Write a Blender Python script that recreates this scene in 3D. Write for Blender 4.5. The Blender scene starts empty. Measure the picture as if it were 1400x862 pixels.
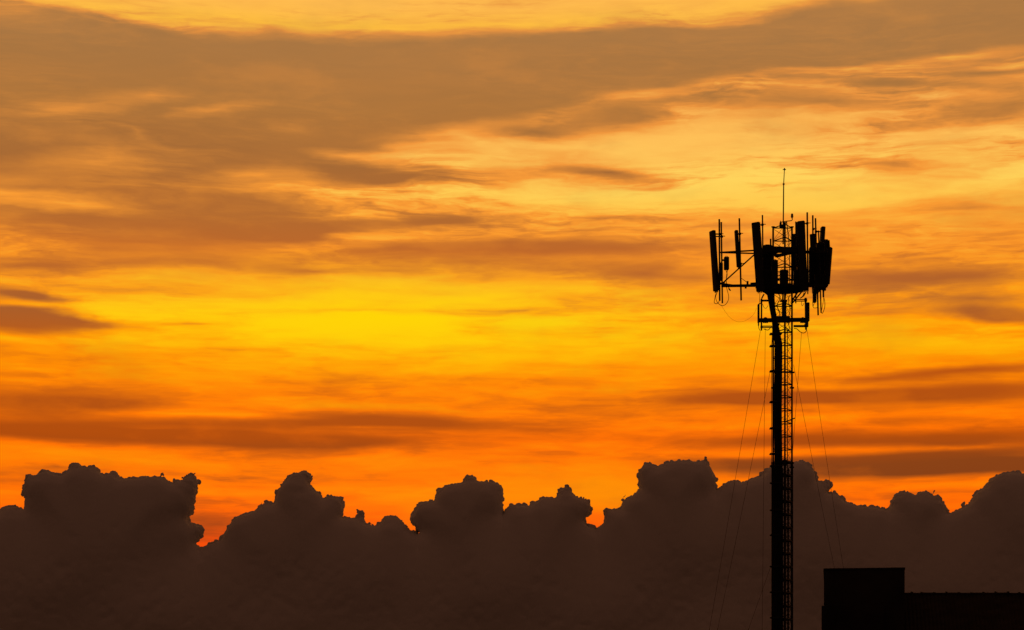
import bpy, math, random
import numpy as np
from mathutils import Vector, Matrix

R = math.radians
scene = bpy.context.scene
col = scene.collection
random.seed(11)

# ------------------------------------------------------------------ measuring
FOC = 3293.0            # focal length in pixels of a 1400 wide frame
HORIZON = 1100.0        # the eye line lies below the frame
EYE = 1.6
TOWER_Y = 80.0


def P(px, py, y=TOWER_Y):
    """measured picture position at a real distance y -> metres"""
    return Vector(((px - 700.0) / FOC * y, y, EYE + (HORIZON - py) / FOC * y))


U = TOWER_Y / FOC       # metres per measured pixel at the tower


# ------------------------------------------------------------------ materials
def lin(c):
    def f(v):
        v /= 255.0
        return v / 12.92 if v <= 0.04045 else ((v + 0.055) / 1.055) ** 2.4
    return (f(c[0]), f(c[1]), f(c[2]), 1.0)


def material(name, base, rough=0.6, metal=0.0, vary=0.35, scale=6.0, bump=0.0, spec=0.3):
    m = bpy.data.materials.new(name)
    m.use_nodes = True
    nt = m.node_tree
    b = nt.nodes['Principled BSDF']
    tc = nt.nodes.new('ShaderNodeTexCoord')
    n = nt.nodes.new('ShaderNodeTexNoise')
    n.inputs['Scale'].default_value = scale
    n.inputs['Detail'].default_value = 6
    nt.links.new(tc.outputs['Object'], n.inputs['Vector'])
    r = nt.nodes.new('ShaderNodeValToRGB')
    lo = [c * (1 - vary) for c in base]
    hi = [min(1, c * (1 + vary)) for c in base]
    r.color_ramp.elements[0].position = 0.3
    r.color_ramp.elements[0].color = (*lo, 1)
    r.color_ramp.elements[1].position = 0.7
    r.color_ramp.elements[1].color = (*hi, 1)
    nt.links.new(n.outputs['Fac'], r.inputs['Fac'])
    nt.links.new(r.outputs['Color'], b.inputs['Base Color'])
    b.inputs['Roughness'].default_value = rough
    b.inputs['Metallic'].default_value = metal
    b.inputs['Specular IOR Level'].default_value = spec
    if bump:
        bp = nt.nodes.new('ShaderNodeBump')
        bp.inputs['Strength'].default_value = bump
        nt.links.new(n.outputs['Fac'], bp.inputs['Height'])
        nt.links.new(bp.outputs['Normal'], b.inputs['Normal'])
    return m


M_steel = material('dark_steel', (0.030, 0.028, 0.026), 0.65, 0.0, spec=0.1)  # base colour kept near black so the mast stays a silhouette
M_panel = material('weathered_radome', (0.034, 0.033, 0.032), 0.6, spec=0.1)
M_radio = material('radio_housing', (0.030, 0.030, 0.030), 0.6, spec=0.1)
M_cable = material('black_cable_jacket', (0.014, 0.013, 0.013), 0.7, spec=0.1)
M_jumper = material('red_brown_jumper_jacket', (0.10, 0.018, 0.010), 0.6, spec=0.2)
M_wire = material('rusty_strand', (0.06, 0.028, 0.018), 0.6, spec=0.1)
M_lamp = material('dull_red_lens', (0.05, 0.012, 0.010), 0.4)
M_wall = material('dark_render', (0.030, 0.028, 0.026), 0.95, vary=0.5, scale=0.8, bump=0.2, spec=0.1)  # wall colour set very dark so the backlit block renders black
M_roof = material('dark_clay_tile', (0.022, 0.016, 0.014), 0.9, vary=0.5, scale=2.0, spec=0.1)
M_ground = material('dry_soil_and_grass', (0.05, 0.045, 0.03), 1.0, vary=0.6, scale=0.05, spec=0.0)
M_cloud = material('cloud_droplets', (0.80, 0.80, 0.80), 1.0, vary=0.02, scale=0.001, spec=0.0)


# ------------------------------------------------------------------ mesh kit
class MB:
    def __init__(self):
        self.v, self.f = [], []

    def add(self, vs, fs):
        o = len(self.v)
        self.v += [tuple(v) for v in vs]
        self.f += [tuple(i + o for i in f) for f in fs]
        return self

    def tube(self, pts, r, seg=8, r2=None):
        pts = [Vector(p) for p in pts]
        n = len(pts)
        vs, fs = [], []
        prev = None
        for i, p in enumerate(pts):
            d = (pts[min(i + 1, n - 1)] - pts[max(i - 1, 0)]).normalized()
            if prev is None:
                a = d.orthogonal().normalized()
            else:
                a = (prev - d * prev.dot(d)).normalized()
            prev = a
            b = d.cross(a)
            rr = r if r2 is None else r + (r2 - r) * i / (n - 1)
            for k in range(seg):
                t = 2 * math.pi * k / seg
                vs.append(p + (a * math.cos(t) + b * math.sin(t)) * rr)
        for i in range(n - 1):
            for k in range(seg):
                k2 = (k + 1) % seg
                fs.append((i * seg + k, i * seg + k2, (i + 1) * seg + k2, (i + 1) * seg + k))
        fs.append(tuple(reversed(range(seg))))
        fs.append(tuple((n - 1) * seg + k for k in range(seg)))
        return self.add(vs, fs)

    def lathe(self, base, axis, prof, seg=12):
        """prof = [(distance along axis, radius)]"""
        base, axis = Vector(base), Vector(axis).normalized()
        a = axis.orthogonal().normalized()
        b = axis.cross(a)
        vs, fs = [], []
        for h, r in prof:
            for k in range(seg):
                t = 2 * math.pi * k / seg
                vs.append(base + axis * h + (a * math.cos(t) + b * math.sin(t)) * max(r, 1e-4))
        n = len(prof)
        for i in range(n - 1):
            for k in range(seg):
                k2 = (k + 1) % seg
                fs.append((i * seg + k, i * seg + k2, (i + 1) * seg + k2, (i + 1) * seg + k))
        fs.append(tuple(reversed(range(seg))))
        fs.append(tuple((n - 1) * seg + k for k in range(seg)))
        return self.add(vs, fs)

    def rbox(self, c, ax, ay, az, bev=0.0):
        """box with rounded vertical edges; ax, ay, az are half-axes"""
        c, ax, ay, az = Vector(c), Vector(ax), Vector(ay), Vector(az)
        lx, ly, lz = ax.length, ay.length, az.length
        ux, uy, uz = ax.normalized(), ay.normalized(), az.normalized()
        bev = min(bev, lx * 0.9, ly * 0.9, lz * 0.9)
        ring = []
        if bev > 0:
            for sx, sy, t0 in ((1, 1, 0), (-1, 1, 90), (-1, -1, 180), (1, -1, 270)):
                for k in range(4):
                    t = R(t0 + k * 30)
                    ring.append((sx * (lx - bev) + bev * math.cos(t), sy * (ly - bev) + bev * math.sin(t)))
        else:
            ring = [(lx, ly), (-lx, ly), (-lx, -ly), (lx, -ly)]
        lev = [(-lz, 1.0), (lz, 1.0)]
        if bev > 0:
            lev = [(-lz, bev), (-lz + bev * 0.5, bev * 0.25), (-lz + bev, 0), (lz - bev, 0), (lz - bev * 0.5, bev * 0.25), (lz, bev)]
            lev = [(z, 1 - i / max(lx, ly) * 0.8) for z, i in lev]
        vs, fs = [], []
        n = len(ring)
        for z, s in lev:
            for x, y in ring:
                vs.append(c + ux * x * s + uy * y * s + uz * z)
        for i in range(len(lev) - 1):
            for k in range(n):
                k2 = (k + 1) % n
                fs.append((i * n + k, i * n + k2, (i + 1) * n + k2, (i + 1) * n + k))
        fs.append(tuple(reversed(range(n))))
        fs.append(tuple((len(lev) - 1) * n + k for k in range(n)))
        return self.add(vs, fs)

    def box(self, c, sx, sy, sz, bev=0.0):
        return self.rbox(c, (sx / 2, 0, 0), (0, sy / 2, 0), (0, 0, sz / 2), bev)

    def bar(self, a, b, w, h, bev=0.0):
        """rectangular bar from a to b, w sideways, h upright"""
        a, b = Vector(a), Vector(b)
        d = b - a
        side = d.cross(Vector((0, 0, 1)))
        if side.length < 1e-6:
            side = Vector((1, 0, 0))
        side.normalize()
        up = side.cross(d).normalized()
        return self.rbox((a + b) / 2, side * w / 2, up * h / 2, d / 2, bev)

    def build(self, name, mat, parent=None, smooth=True):
        me = bpy.data.meshes.new(name)
        off = Vector((0, 0, 0))
        root = parent
        while root is not None:
            off += root.location
            root = root.parent
        me.from_pydata([tuple(Vector(v) - off) for v in self.v], [], self.f)
        me.update()
        me.materials.append(mat)
        if smooth:
            for p in me.polygons:
                p.use_smooth = len(p.vertices) == 4
            me.set_sharp_from_angle(angle=R(35))
        o = bpy.data.objects.new(name, me)
        col.objects.link(o)
        if parent is not None:
            o.parent = parent
        return o


def tag(o, label=None, cat=None, group=None, kind=None):
    if label: o['label'] = label
    if cat: o['category'] = cat
    if group: o['group'] = group
    if kind: o['kind'] = kind
    return o


def empty(name, loc):
    o = bpy.data.objects.new(name, None)
    o.location = loc
    o.empty_display_size = 0.5
    col.objects.link(o)
    return o


def curve(pts, n=10):
    """smooth path (Catmull-Rom) through points"""
    pts = [Vector(p) for p in pts]
    q = [pts[0] * 2 - pts[1]] + pts + [pts[-1] * 2 - pts[-2]]
    out = []
    for i in range(1, len(q) - 2):
        for k in range(n):
            t = k / n
            a, b, c, d = q[i - 1], q[i], q[i + 1], q[i + 2]
            out.append(0.5 * ((2 * b) + (c - a) * t + (2 * a - 5 * b + 4 * c - d) * t * t + (3 * b - a - 3 * c + d) * t ** 3))
    out.append(pts[-1])
    return out


# ------------------------------------------------------------------ ground
g = MB()
N = 24
ext = 60000.0
gv = []
for i in range(N + 1):
    for j in range(N + 1):
        gv.append((-ext + 2 * ext * i / N, -ext + 2 * ext * j / N, 0.0))
gf = []
for i in range(N):
    for j in range(N):
        a = i * (N + 1) + j
        gf.append((a, a + N + 1, a + N + 2, a + 1))
g.add(gv, gf)
tag(g.build('ground', M_ground, smooth=False), 'dark flat ground below the tower', kind='structure')

# ------------------------------------------------------------------ the tower
CX = P(1071.0, 500).x
tower = empty('communications_tower', (CX, TOWER_Y, 0))
tag(tower, 'black lattice communications tower crowded with panel antennas, silhouetted against the sunset', 'communications tower')

LEGX = {'l': -13.0 * U, 'm': 0.5 * U, 'r': 12.8 * U}
LEGY = {'l': 0.22, 'm': -0.34, 'r': 0.22}


def leg_at(k, py):
    return Vector((CX + LEGX[k], TOWER_Y + LEGY[k], P(0, py).z))


Z = lambda py: P(0, py).z
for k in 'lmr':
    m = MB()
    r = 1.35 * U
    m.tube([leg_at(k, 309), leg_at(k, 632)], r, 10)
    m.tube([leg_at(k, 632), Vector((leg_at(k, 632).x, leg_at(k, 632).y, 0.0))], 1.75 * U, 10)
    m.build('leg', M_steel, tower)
    # head flange, spliced flange at the change of section, foot plate
    c = leg_at(k, 308.5)
    MB().lathe(c - Vector((0, 0, 1.0 * U)), (0, 0, 1), [(0, 1.6 * U), (0.8 * U, 2.6 * U), (1.6 * U, 2.6 * U), (1.65 * U, 0.5 * U)]).build('cap_flange', M_steel, tower)
    for py in (529, 632, 638):
        c = leg_at(k, py)
        MB().lathe(c, (0, 0, 1), [(-0.9 * U, 1.5 * U), (-0.85 * U, 3.0 * U), (0.9 * U, 3.0 * U), (0.95 * U, 1.5 * U)]).build('splice_flange', M_steel, tower)

# horizontals and crossed rods, one bay at a time
bays = [310 + 17.9 * i for i in range(48)]
for i, py in enumerate(bays):
    if Z(py) < 0.3:
        break
    heavy = py > 630
    m = MB()
    for a, b in (('l', 'm'), ('m', 'r'), ('r', 'l')):
        m.tube([leg_at(a, py), leg_at(b, py)], (1.5 if heavy else 0.75) * U, 6)
    m.build('horizontal_brace', M_steel, tower)
    x = MB()
    rr = (0.40 if heavy else 0.24) * U
    for a, b in (('l', 'm'), ('m', 'r'), ('r', 'l')):
        x.tube([leg_at(a, py + 1), leg_at(b, py + 17)], rr, 5)
        x.tube([leg_at(b, py + 1), leg_at(a, py + 17)], rr, 5)
    x.build('cross_brace', M_steel, tower)

# climbing ladder on the right hand face
lad = MB()
lx0, lx1 = CX + 6.2 * U, CX + 8.6 * U
lad.tube([(lx0, TOWER_Y + 0.1, Z(452)), (lx0, TOWER_Y + 0.1, 0.3)], 0.55 * U, 6)
ladder = lad.build('ladder', M_steel, tower)
lad = MB()
lad.tube([(lx1, TOWER_Y + 0.38, Z(640)), (lx1, TOWER_Y + 0.38, 0.3)], 0.95 * U, 6)
zz = Z(640)
while zz > 0.4:
    lad.tube([(lx0, TOWER_Y + 0.1, zz), (lx1, TOWER_Y + 0.38, zz)], 0.45 * U, 5)
    zz -= 9 * U
lad.build('ladder_rail', M_steel, ladder)

# thick bundle of feeder cables strapped to the left leg
random.seed(4)
bundle = MB()
for i in range(14):
    fx = 1060.0 + (i % 7) * 1.45 + random.uniform(-0.3, 0.3)
    dy = -0.05 - 0.11 * (i // 7) + random.uniform(-0.02, 0.02)
    top = P(1049 + (i % 7) * 1.5, 399 + (i % 3), TOWER_Y + dy - 0.2)
    mid = P(1056.0 + (i % 7) * 1.05, 437 + (i % 4), TOWER_Y + dy)
    a = P(fx, 470, TOWER_Y + dy)
    pts = curve([top, P(1052.6 + (i % 7) * 1.05, 420, TOWER_Y + dy - 0.1), mid, a], 8)
    pts += [P(fx - 0.2 + 0.5 * math.sin(i + y * 0.03), y, TOWER_Y + dy) for y in range(500, 1150, 30)]
    bundle.tube(pts, 0.95 * U, 6)
bundle_o = bundle.build('feeder_cable_bundle', M_cable, tower)
lower = MB()
for i in range(10):
    fx = 1055.6 + i * 1.55 + random.uniform(-0.2, 0.2)
    dy = -0.28 + random.uniform(-0.03, 0.03)
    lower.tube([P(fx, 640, TOWER_Y + dy), P(fx, 745, TOWER_Y + dy), P(fx, 1150, TOWER_Y + dy)], 1.0 * U, 6)
lower.build('feeder_cable_bundle', M_cable, tower)
thin = MB()
for i in range(2):
    fx = 1054.9 + i * 1.5
    thin.tube([P(fx + 1.2, 452, TOWER_Y - 0.1), P(fx, 475, TOWER_Y - 0.1), P(fx - 0.2, 640, TOWER_Y - 0.1)], 0.42 * U, 6)
thin.build('thin_cable_pair', M_jumper, tower)
for py in (457, 473.5, 508, 550, 586, 621, 637.5, 661, 698, 732, 775, 810, 845, 882, 918, 953, 990, 1025, 1060):
    b = MB()
    low = py > 630
    b.box(P(1061.5 if low else 1060.5, py, TOWER_Y - (0.28 if low else 0.12)), (17.5 if low else 16.5) * U, (0.12 if low else 0.3), 1.5 * U, 0.012)
    tip = P(1052.6, py, TOWER_Y - 0.12)
    b.lathe(tip - Vector((0.6 * U, 0, 0)), (1, 0, 0), [(0, 0.3 * U), (1.0 * U, 1.2 * U), (4.5 * U, 1.2 * U), (5 * U, 0.6 * U)], 8)
    b.build('cable_clamp', M_steel, tower)
MB().bar(P(1069, 509, TOWER_Y - 0.35), P(1086, 509.5, TOWER_Y - 0.2), 0.05, 2.0 * U).build('guy_lug_plate', M_steel, tower)
for x0, y0, x1, y1 in ((1074, 577, 1086.5, 572), (1073, 447, 1079, 452), (1073, 457, 1079, 451)):
    MB().tube([P(x0, y0, TOWER_Y - 0.3), P(x1, y1, TOWER_Y - 0.1)], 0.8 * U, 6).build('step_bracket', M_steel, tower)

# lightning rod
rod = MB()
rb = P(1070.6, 334, TOWER_Y - 0.34)
r1 = P(1071.4, 252, TOWER_Y - 0.34)
r2 = P(1072.6, 230, TOWER_Y - 0.34)
rod.tube([rb, r1], 0.95 * U, 8, 0.75 * U)
rod.tube([r1, r2], 0.6 * U, 8, 0.5 * U)
rod_o = rod.build('lightning_rod', M_steel, tower)
MB().lathe(r1 - Vector((0, 0, 0.9 * U)), (0, 0, 1), [(0, 0.8 * U), (0.1 * U, 1.4 * U), (1.7 * U, 1.4 * U), (1.8 * U, 0.6 * U)]).build('collar', M_steel, rod_o)
b = MB()
tp = P(1072.5, 232.2, TOWER_Y - 0.34)
b.tube([tp - Vector((2.3 * U, 0, 0)), tp + Vector((2.1 * U, 0, 0))], 0.55 * U, 6)
b.tube([tp - Vector((0, 2.0 * U, 0)), tp + Vector((0, 2.0 * U, 0))], 0.55 * U, 6)
b.lathe(tp - Vector((0, 0, 1.2 * U)), (0, 0, 1), [(0, 0.6 * U), (1.0 * U, 1.0 * U), (2.6 * U, 0.9 * U), (3.4 * U, 0.3 * U)], 8)
b.build('rod_tip', M_steel, rod_o)

# warning lamps on their bent arm
arm = MB()
arm.tube([P(1067, 304.2, TOWER_Y - 0.3), P(1075, 302.8, TOWER_Y - 0.3), P(1082.2, 302, TOWER_Y - 0.3), P(1083.2, 301, TOWER_Y - 0.3), P(1083.2, 298, TOWER_Y - 0.3)], 0.6 * U, 6)
arm.tube([P(1075.3, 302.5, TOWER_Y - 0.3), P(1076.6, 312, TOWER_Y - 0.1), P(1078.5, 330, TOWER_Y), P(1079.5, 352, TOWER_Y), P(1079.6, 390, TOWER_Y)], 0.6 * U, 6)
arm_o = arm.build('lamp_arm', M_steel, tower)
MB().lathe(P(1082.9, 299, TOWER_Y - 0.3), (0, 0, 1), [(0, 0.7 * U), (1.2 * U, 1.2 * U), (2.0 * U, 1.9 * U), (3.0 * U, 1.7 * U), (5.6 * U, 1.6 * U), (6.6 * U, 0.9 * U), (6.8 * U, 0.2 * U)]).build('warning_lamp', M_lamp, arm_o)
MB().lathe(P(1067.2, 310.5, TOWER_Y - 0.2), (0, 0, 1), [(0, 1.9 * U), (3.0 * U, 1.7 * U), (5.5 * U, 1.5 * U), (6.8 * U, 0.8 * U), (8.4 * U, 0.4 * U)]).build('warning_lamp', M_lamp, tower)
MB().box(P(1069.5, 309.5, TOWER_Y - 0.3), 7 * U, 0.2, 2.4 * U, 0.01).build('lamp_plate', M_steel, tower)

# round working platform and the antenna carrying frames
plat = MB()


def ring(m, cx, py, rad, tube_r, seg=28, yc=TOWER_Y - 0.05):
    c = P(cx, py, yc)
    pts = [c + Vector((rad * math.cos(2 * math.pi * i / seg), rad * math.sin(2 * math.pi * i / seg), 0)) for i in range(seg + 1)]
    m.tube(pts, tube_r, 6)


pc = P(1072.5, 394.5, TOWER_Y - 0.05)
PR = 28.5 * U
plat.lathe(pc, (0, 0, -1), [(0, PR), (2.2 * U, PR), (2.4 * U, PR - 1.0 * U), (2.5 * U, 0.3)], 28)
platform = plat.build('platform', M_steel, tower)
m = MB()
for py in (382.5, 388):
    ring(m, 1072.5, py, PR - 0.8 * U, 0.55 * U)
for i in range(14):
    t = 2 * math.pi * i / 14 + 0.2
    q = pc + Vector((math.cos(t), math.sin(t), 0)) * (PR - 0.8 * U)
    m.tube([q, q + Vector((0, 0, 12.5 * U))], 0.5 * U, 5)
m.build('guard_rail', M_steel, platform)
for i in range(6):
    m = MB()
    t = 2 * math.pi * i / 6 + 0.35
    q = pc + Vector((math.cos(t), math.sin(t), 0)) * (PR * 0.93) - Vector((0, 0, 2.5 * U))
    q2 = Vector((CX, TOWER_Y, pc.z)) + Vector((math.cos(t), math.sin(t), 0)) * 0.33 - Vector((0, 0, 19 * U))
    m.tube([q, q2], 1.1 * U, 6)
    m.build('platform_strut', M_steel, platform)
# upper ring beam
m = MB()
for a in range(3):
    t0, t1 = R(100 + 120 * a), R(220 + 120 * a)
    c = P(1070.5, 343.5, TOWER_Y)
    rad = 31 * U
    m.bar(c + Vector((math.cos(t0) * rad, math.sin(t0) * rad, 0)), c + Vector((math.cos(t1) * rad, math.sin(t1) * rad, 0)), 0.07, 4.2 * U, 0.01)
m.bar(P(1042, 344, TOWER_Y - 0.5), P(1102, 343.5, TOWER_Y - 0.45), 0.08, 4.4 * U, 0.01)
m.build('ring_beam', M_steel, tower)

# left sector frame
frame = MB()
frame.bar(P(984, 345.5, TOWER_Y - 0.1), P(1050, 341.6, TOWER_Y + 0.5), 0.05, 1.8 * U)
frame.bar(P(984, 345.5, TOWER_Y - 0.2), P(1050, 347.4, TOWER_Y - 0.6), 0.05, 1.6 * U)
frame.bar(P(986, 391.3, TOWER_Y - 0.1), P(1048, 390.5, TOWER_Y - 0.3), 0.09, 3.4 * U, 0.01)
frame.bar(P(988, 388.6, TOWER_Y - 0.1), P(1004, 391.0, TOWER_Y - 0.2), 0.09, 2.5 * U, 0.01)
frame.bar(P(1026, 389.3, TOWER_Y - 0.2), P(1050, 387.5, TOWER_Y - 0.3), 0.09, 4.5 * U, 0.01)
frame.tube([P(988.5, 387, TOWER_Y - 0.1), P(1034, 346, TOWER_Y - 0.25)], 0.95 * U, 8)
frame.tube([P(1012.5, 380, TOWER_Y + 0.3), P(1023, 387.5, TOWER_Y - 0.1)], 0.4 * U, 6)
frame.box(P(1022, 387, TOWER_Y - 0.15), 2.6 * U, 0.08, 4.5 * U, 0.008)
frame.box(P(1019.5, 393.5, TOWER_Y - 0.15), 2.6 * U, 0.06, 2.4 * U, 0.008)
frame.tube([P(1033, 393, TOWER_Y - 0.2), P(1046, 400, TOWER_Y - 0.2), P(1051, 404, TOWER_Y - 0.2)], 1.3 * U, 6)
frame.build('sector_frame', M_steel, tower)
# right sector frame
frame = MB()
for py, h in ((345, 3.6), (391, 3.8)):
    frame.bar(P(1090, py, TOWER_Y - 0.3), P(1131, py + 0.5, TOWER_Y - 0.9), 0.07, h * U, 0.01)
    frame.bar(P(1090, py, TOWER_Y + 0.3), P(1131, py - 0.5, TOWER_Y + 0.9), 0.07, h * U, 0.01)
    frame.bar(P(1130, py, TOWER_Y - 1.0), P(1130, py, TOWER_Y + 1.0), 0.06, h * U, 0.01)
frame.tube([P(1088, 352, TOWER_Y - 0.2), P(1099, 375, TOWER_Y - 0.5)], 0.7 * U, 6)
frame.tube([P(1088, 388, TOWER_Y - 0.2), P(1128, 350, TOWER_Y - 0.6)], 0.9 * U, 6)
frame.build('sector_frame', M_steel, tower)


# mounting poles
def pole(x0, y0, x1, y1, dy, r=1.15):
    m = MB()
    m.tube([P(x0, y0, TOWER_Y + dy), P(x1, y1, TOWER_Y + dy)], r * U, 8)
    m.lathe(P(x0, y0, TOWER_Y + dy), (0, 0, 1), [(-0.5 * U, r * 1.05 * U), (0.3 * U, r * 1.05 * U), (0.6 * U, r * 0.6 * U)], 8)
    return m.build('mounting_pole', M_steel, tower)


pole(983.4, 300.5, 984.0, 411.5, 0.0, 1.2)
pole(986.1, 304.5, 987.6, 415.0, -0.22, 1.1)
pole(1010.8, 299.3, 1013.3, 411.0, 0.35, 1.2)
pole(1042.4, 294.8, 1043.6, 396.0, -0.55, 1.0)
pole(1053.6, 327.3, 1054.0, 396.0, 0.5, 1.15)
pole(1103.6, 291.2, 1104.6, 398.0, -0.55, 1.15)
pole(1111.2, 295.2, 1112.0, 413.0, 0.75, 1.15)
pole(1114.9, 299.2, 1118.6, 431.3, 0.2, 1.15)
pole(1119.0, 316.0, 1122.6, 428.0, -0.5, 0.95)
pole(1124.5, 330.0, 1125.8, 406.5, 0.5, 1.2)
pole(1088.0, 303.8, 1088.8, 396.0, 0.6, 1.0)
pole(1104.4, 392.0, 1104.4, 402.5, -0.4, 0.8)
pole(1088.0, 398.0, 1088.0, 415.0, -0.4, 0.9)


def panel(xt, yt, xb, yb, wpx, dy, yaw, dpx=5.0, bracket=None, conn=4):
    """one panel antenna: top centre, bottom centre, width, distance, yaw of its face"""
    top = P(xt, yt, TOWER_Y + dy)
    bot = P(xb, yb, TOWER_Y + dy)
    ax = (top - bot)
    half = ax / 2
    up = ax.normalized()
    nrm = Vector((math.sin(R(yaw)), -math.cos(R(yaw)), 0))
    side = up.cross(nrm).normalized()
    nrm = side.cross(up).normalized()
    ca, sa = abs(side.x), abs(nrm.x)
    d = dpx * U
    w = max((wpx * U - d * sa) / max(ca, 0.25), 0.08)
    m = MB()
    m.rbox((top + bot) / 2, side * w / 2, nrm * d / 2, half, min(d, w) * 0.22)
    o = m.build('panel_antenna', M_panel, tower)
    # end cap ridges and connectors underneath
    c = MB()
    for i in range(conn):
        q = bot + side * (w * ((i + 0.5) / conn - 0.5)) * 0.8
        c.lathe(q + up * 0.01, -up, [(0, 0.5 * U), (1.2 * U, 0.5 * U), (1.3 * U, 0.8 * U), (2.2 * U, 0.8 * U), (2.3 * U, 0.3 * U)], 6)
    c.build('connector', M_cable, o)
    if bracket:
        for (bx, by, ex, ey, bdy) in bracket:
            b = MB()
            a, e = P(bx, by, TOWER_Y + dy), P(ex, ey, TOWER_Y + bdy)
            b.bar(a, e, 0.05, 1.5 * U, 0.004)
            b.box(e, 3.4 * U, 0.08, 2.6 * U, 0.006)
            b.tube([e + Vector((-1.2 * U, -0.04, 0.3 * U)), e + Vector((4.4 * U, -0.04, 0.2 * U))], 0.5 * U, 6)
            b.build('tilt_bracket', M_steel, o)
    return o


panel(973.9, 316, 979.4, 398, 9.2, 0.0, -62, 4.6, [(977, 320.2, 984.5, 320.5, 0.0), (977, 323.5, 986.8, 323.8, -0.22), (980, 388, 985, 388, 0.0)])
panel(1006.5, 315.2, 1009.7, 365.5, 6.0, 0.4, -80, 4.6, [(1008, 320, 1011.5, 320, 0.35), (1009, 360, 1012.5, 361, 0.35)], 2)
panel(1033.3, 304.5, 1040.0, 399, 12.6, -0.75, -25, 5.0, [(1037, 308, 1042.4, 307.6, -0.55), (1039, 388, 1043.4, 388, -0.55)])
panel(1095.2, 302.6, 1099.0, 398, 11.2, -0.85, -20, 5.0, [(1098, 306, 1103.6, 305.8, -0.55), (1099, 388, 1104.4, 388, -0.55)])
panel(1090.2, 304, 1092.5, 392, 5.0, 0.4, 170, 4.0, None, 2)
panel(1085.6, 320.2, 1086.6, 385, 6.2, 0.8, 150, 4.6, [(1087, 325, 1088.3, 325, 0.6)], 2)
panel(1111.5, 320.3, 1114.8, 402, 10.0, 0.5, 160, 5.0, [(1111, 313.5, 1112, 313.5, 0.75), (1113, 390, 1118, 390, 0.2)])
panel(1125.2, 310.6, 1119.5, 398, 7.6, 0.95, 100, 5.4, [(1122, 317, 1115.6, 317, 0.2), (1122, 346, 1117.0, 346, 0.2)], 3)
panel(1130.3, 328.5, 1125.8, 397, 8.8, 0.2, 70, 5.4, [(1127, 334, 1120, 334, -0.5)], 3)
panel(1134.9, 338.4, 1130.9, 389, 8.2, -0.4, 55, 5.4, [(1131, 345, 1124, 345, 0.5)], 4)
b = MB()
b.rbox(P(1132.5, 334.5, TOWER_Y + 0.1), (1.7 * U, 0, 0.4 * U), (0, 0.1, 0), (-0.3 * U, 0, 5 * U), 0.02)
b.build('antenna_hinge', M_steel, tower)


# remote radio units
def radio(x, y, w, h, dy, depth=0.2, px=None, py=None):
    m = MB()
    c = P(x, y, TOWER_Y + dy)
    m.box(c, w * U, depth, h * U, 0.025)
    n = max(3, int(w / 1.6))
    for i in range(n):                      # cooling fins
        m.box(c + Vector(((i - (n - 1) / 2) * w * U / n * 0.85, -depth / 2 - 0.012, 0)), 0.010, 0.024, h * U * 0.86)
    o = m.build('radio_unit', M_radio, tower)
    hd = MB()
    tp = c + Vector((0, 0, h * U / 2))
    hd.tube([tp + Vector((-w * U * 0.25, 0, -0.01)), tp + Vector((-w * U * 0.22, 0, 0.03)), tp + Vector((w * U * 0.22, 0, 0.03)), tp + Vector((w * U * 0.25, 0, -0.01))], 0.008, 5)
    hd.build('lifting_handle', M_steel, o)
    if px is not None:
        b = MB()
        e = P(px, py, TOWER_Y + dy)
        b.bar(P(x, py, TOWER_Y + dy), e, 0.04, 2.2 * U)
        b.build('mounting_arm', M_steel, o)
    return o


radio(993.2, 360.5, 7.0, 17.5, -0.2, 0.16, 986.5, 356)
radio(985.4, 372.0, 5.5, 24.0, -0.1, 0.2, 986.5, 372)
radio(1049.3, 352.0, 12.0, 32.0, -0.2, 0.24, 1043, 350)
radio(1050.5, 384.0, 16.0, 28.0, -0.45, 0.26, 1043, 384)
radio(1059.0, 376.0, 8.6, 39.0, -0.62, 0.22, 1054, 376)
radio(1071.8, 381.0, 11.0, 22.0, -0.75, 0.22)
radio(1088.6, 381.0, 7.0, 22.0, -0.55, 0.2)
radio(1094.0, 377.0, 4.6, 15.0, -0.4, 0.2, 1098, 376)
radio(1113.5, 365.0, 15.0, 52.0, 0.0, 0.22, 1118, 350)
radio(1121.5, 356.0, 11.0, 46.0, -0.2, 0.22, 1118, 356)
radio(1121.0, 386.0, 15.0, 20.0, -0.3, 0.22)
radio(1113.6, 404.0, 5.0, 20.0, -0.1, 0.16)

# two smaller aerials on the outrigger frame below
out = MB()
out.bar(P(1037, 438.3, TOWER_Y - 0.1), P(1105, 437.5, TOWER_Y - 0.1), 0.1, 5.4 * U, 0.012)
out.bar(P(1041, 411.3, TOWER_Y - 0.1), P(1054, 411.3, TOWER_Y - 0.1), 0.06, 2.4 * U, 0.006)
for py in (409.8, 412.0):
    out.bar(P(1084, py, TOWER_Y - 0.1), P(1101.5, py, TOWER_Y - 0.1), 0.05, 1.0 * U)
out.bar(P(1085, 446.2, TOWER_Y - 0.1), P(1103, 446.2, TOWER_Y - 0.1), 0.06, 2.8 * U, 0.006)
for py in (446.2, 448.0):
    out.bar(P(1041, py, TOWER_Y - 0.1), P(1056, py, TOWER_Y - 0.1), 0.05, 1.0 * U)
for x in (1046.5, 1097.5):
    for s in (-1, 1):
        out.lathe(P(x, 438, TOWER_Y - 0.1), (0, 0, s), [(0, 2.8 * U), (3.0 * U, 2.6 * U), (3.9 * U, 1.2 * U)], 8)
        out.lathe(P(x + 2.6 * s, 438, TOWER_Y - 0.1), (0, 0, -1), [(0, 0.9 * U), (4.0 * U, 0.9 * U)], 6)
out.bar(P(1062, 437, TOWER_Y - 0.42), P(1080, 437, TOWER_Y - 0.42), 0.06, 9 * U, 0.01)
out.build('outrigger_frame', M_steel, tower)
m = MB()
m.tube([P(1041.2, 408.5, TOWER_Y - 0.15), P(1041.0, 452.2, TOWER_Y - 0.15)], 1.1 * U, 8)
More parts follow.
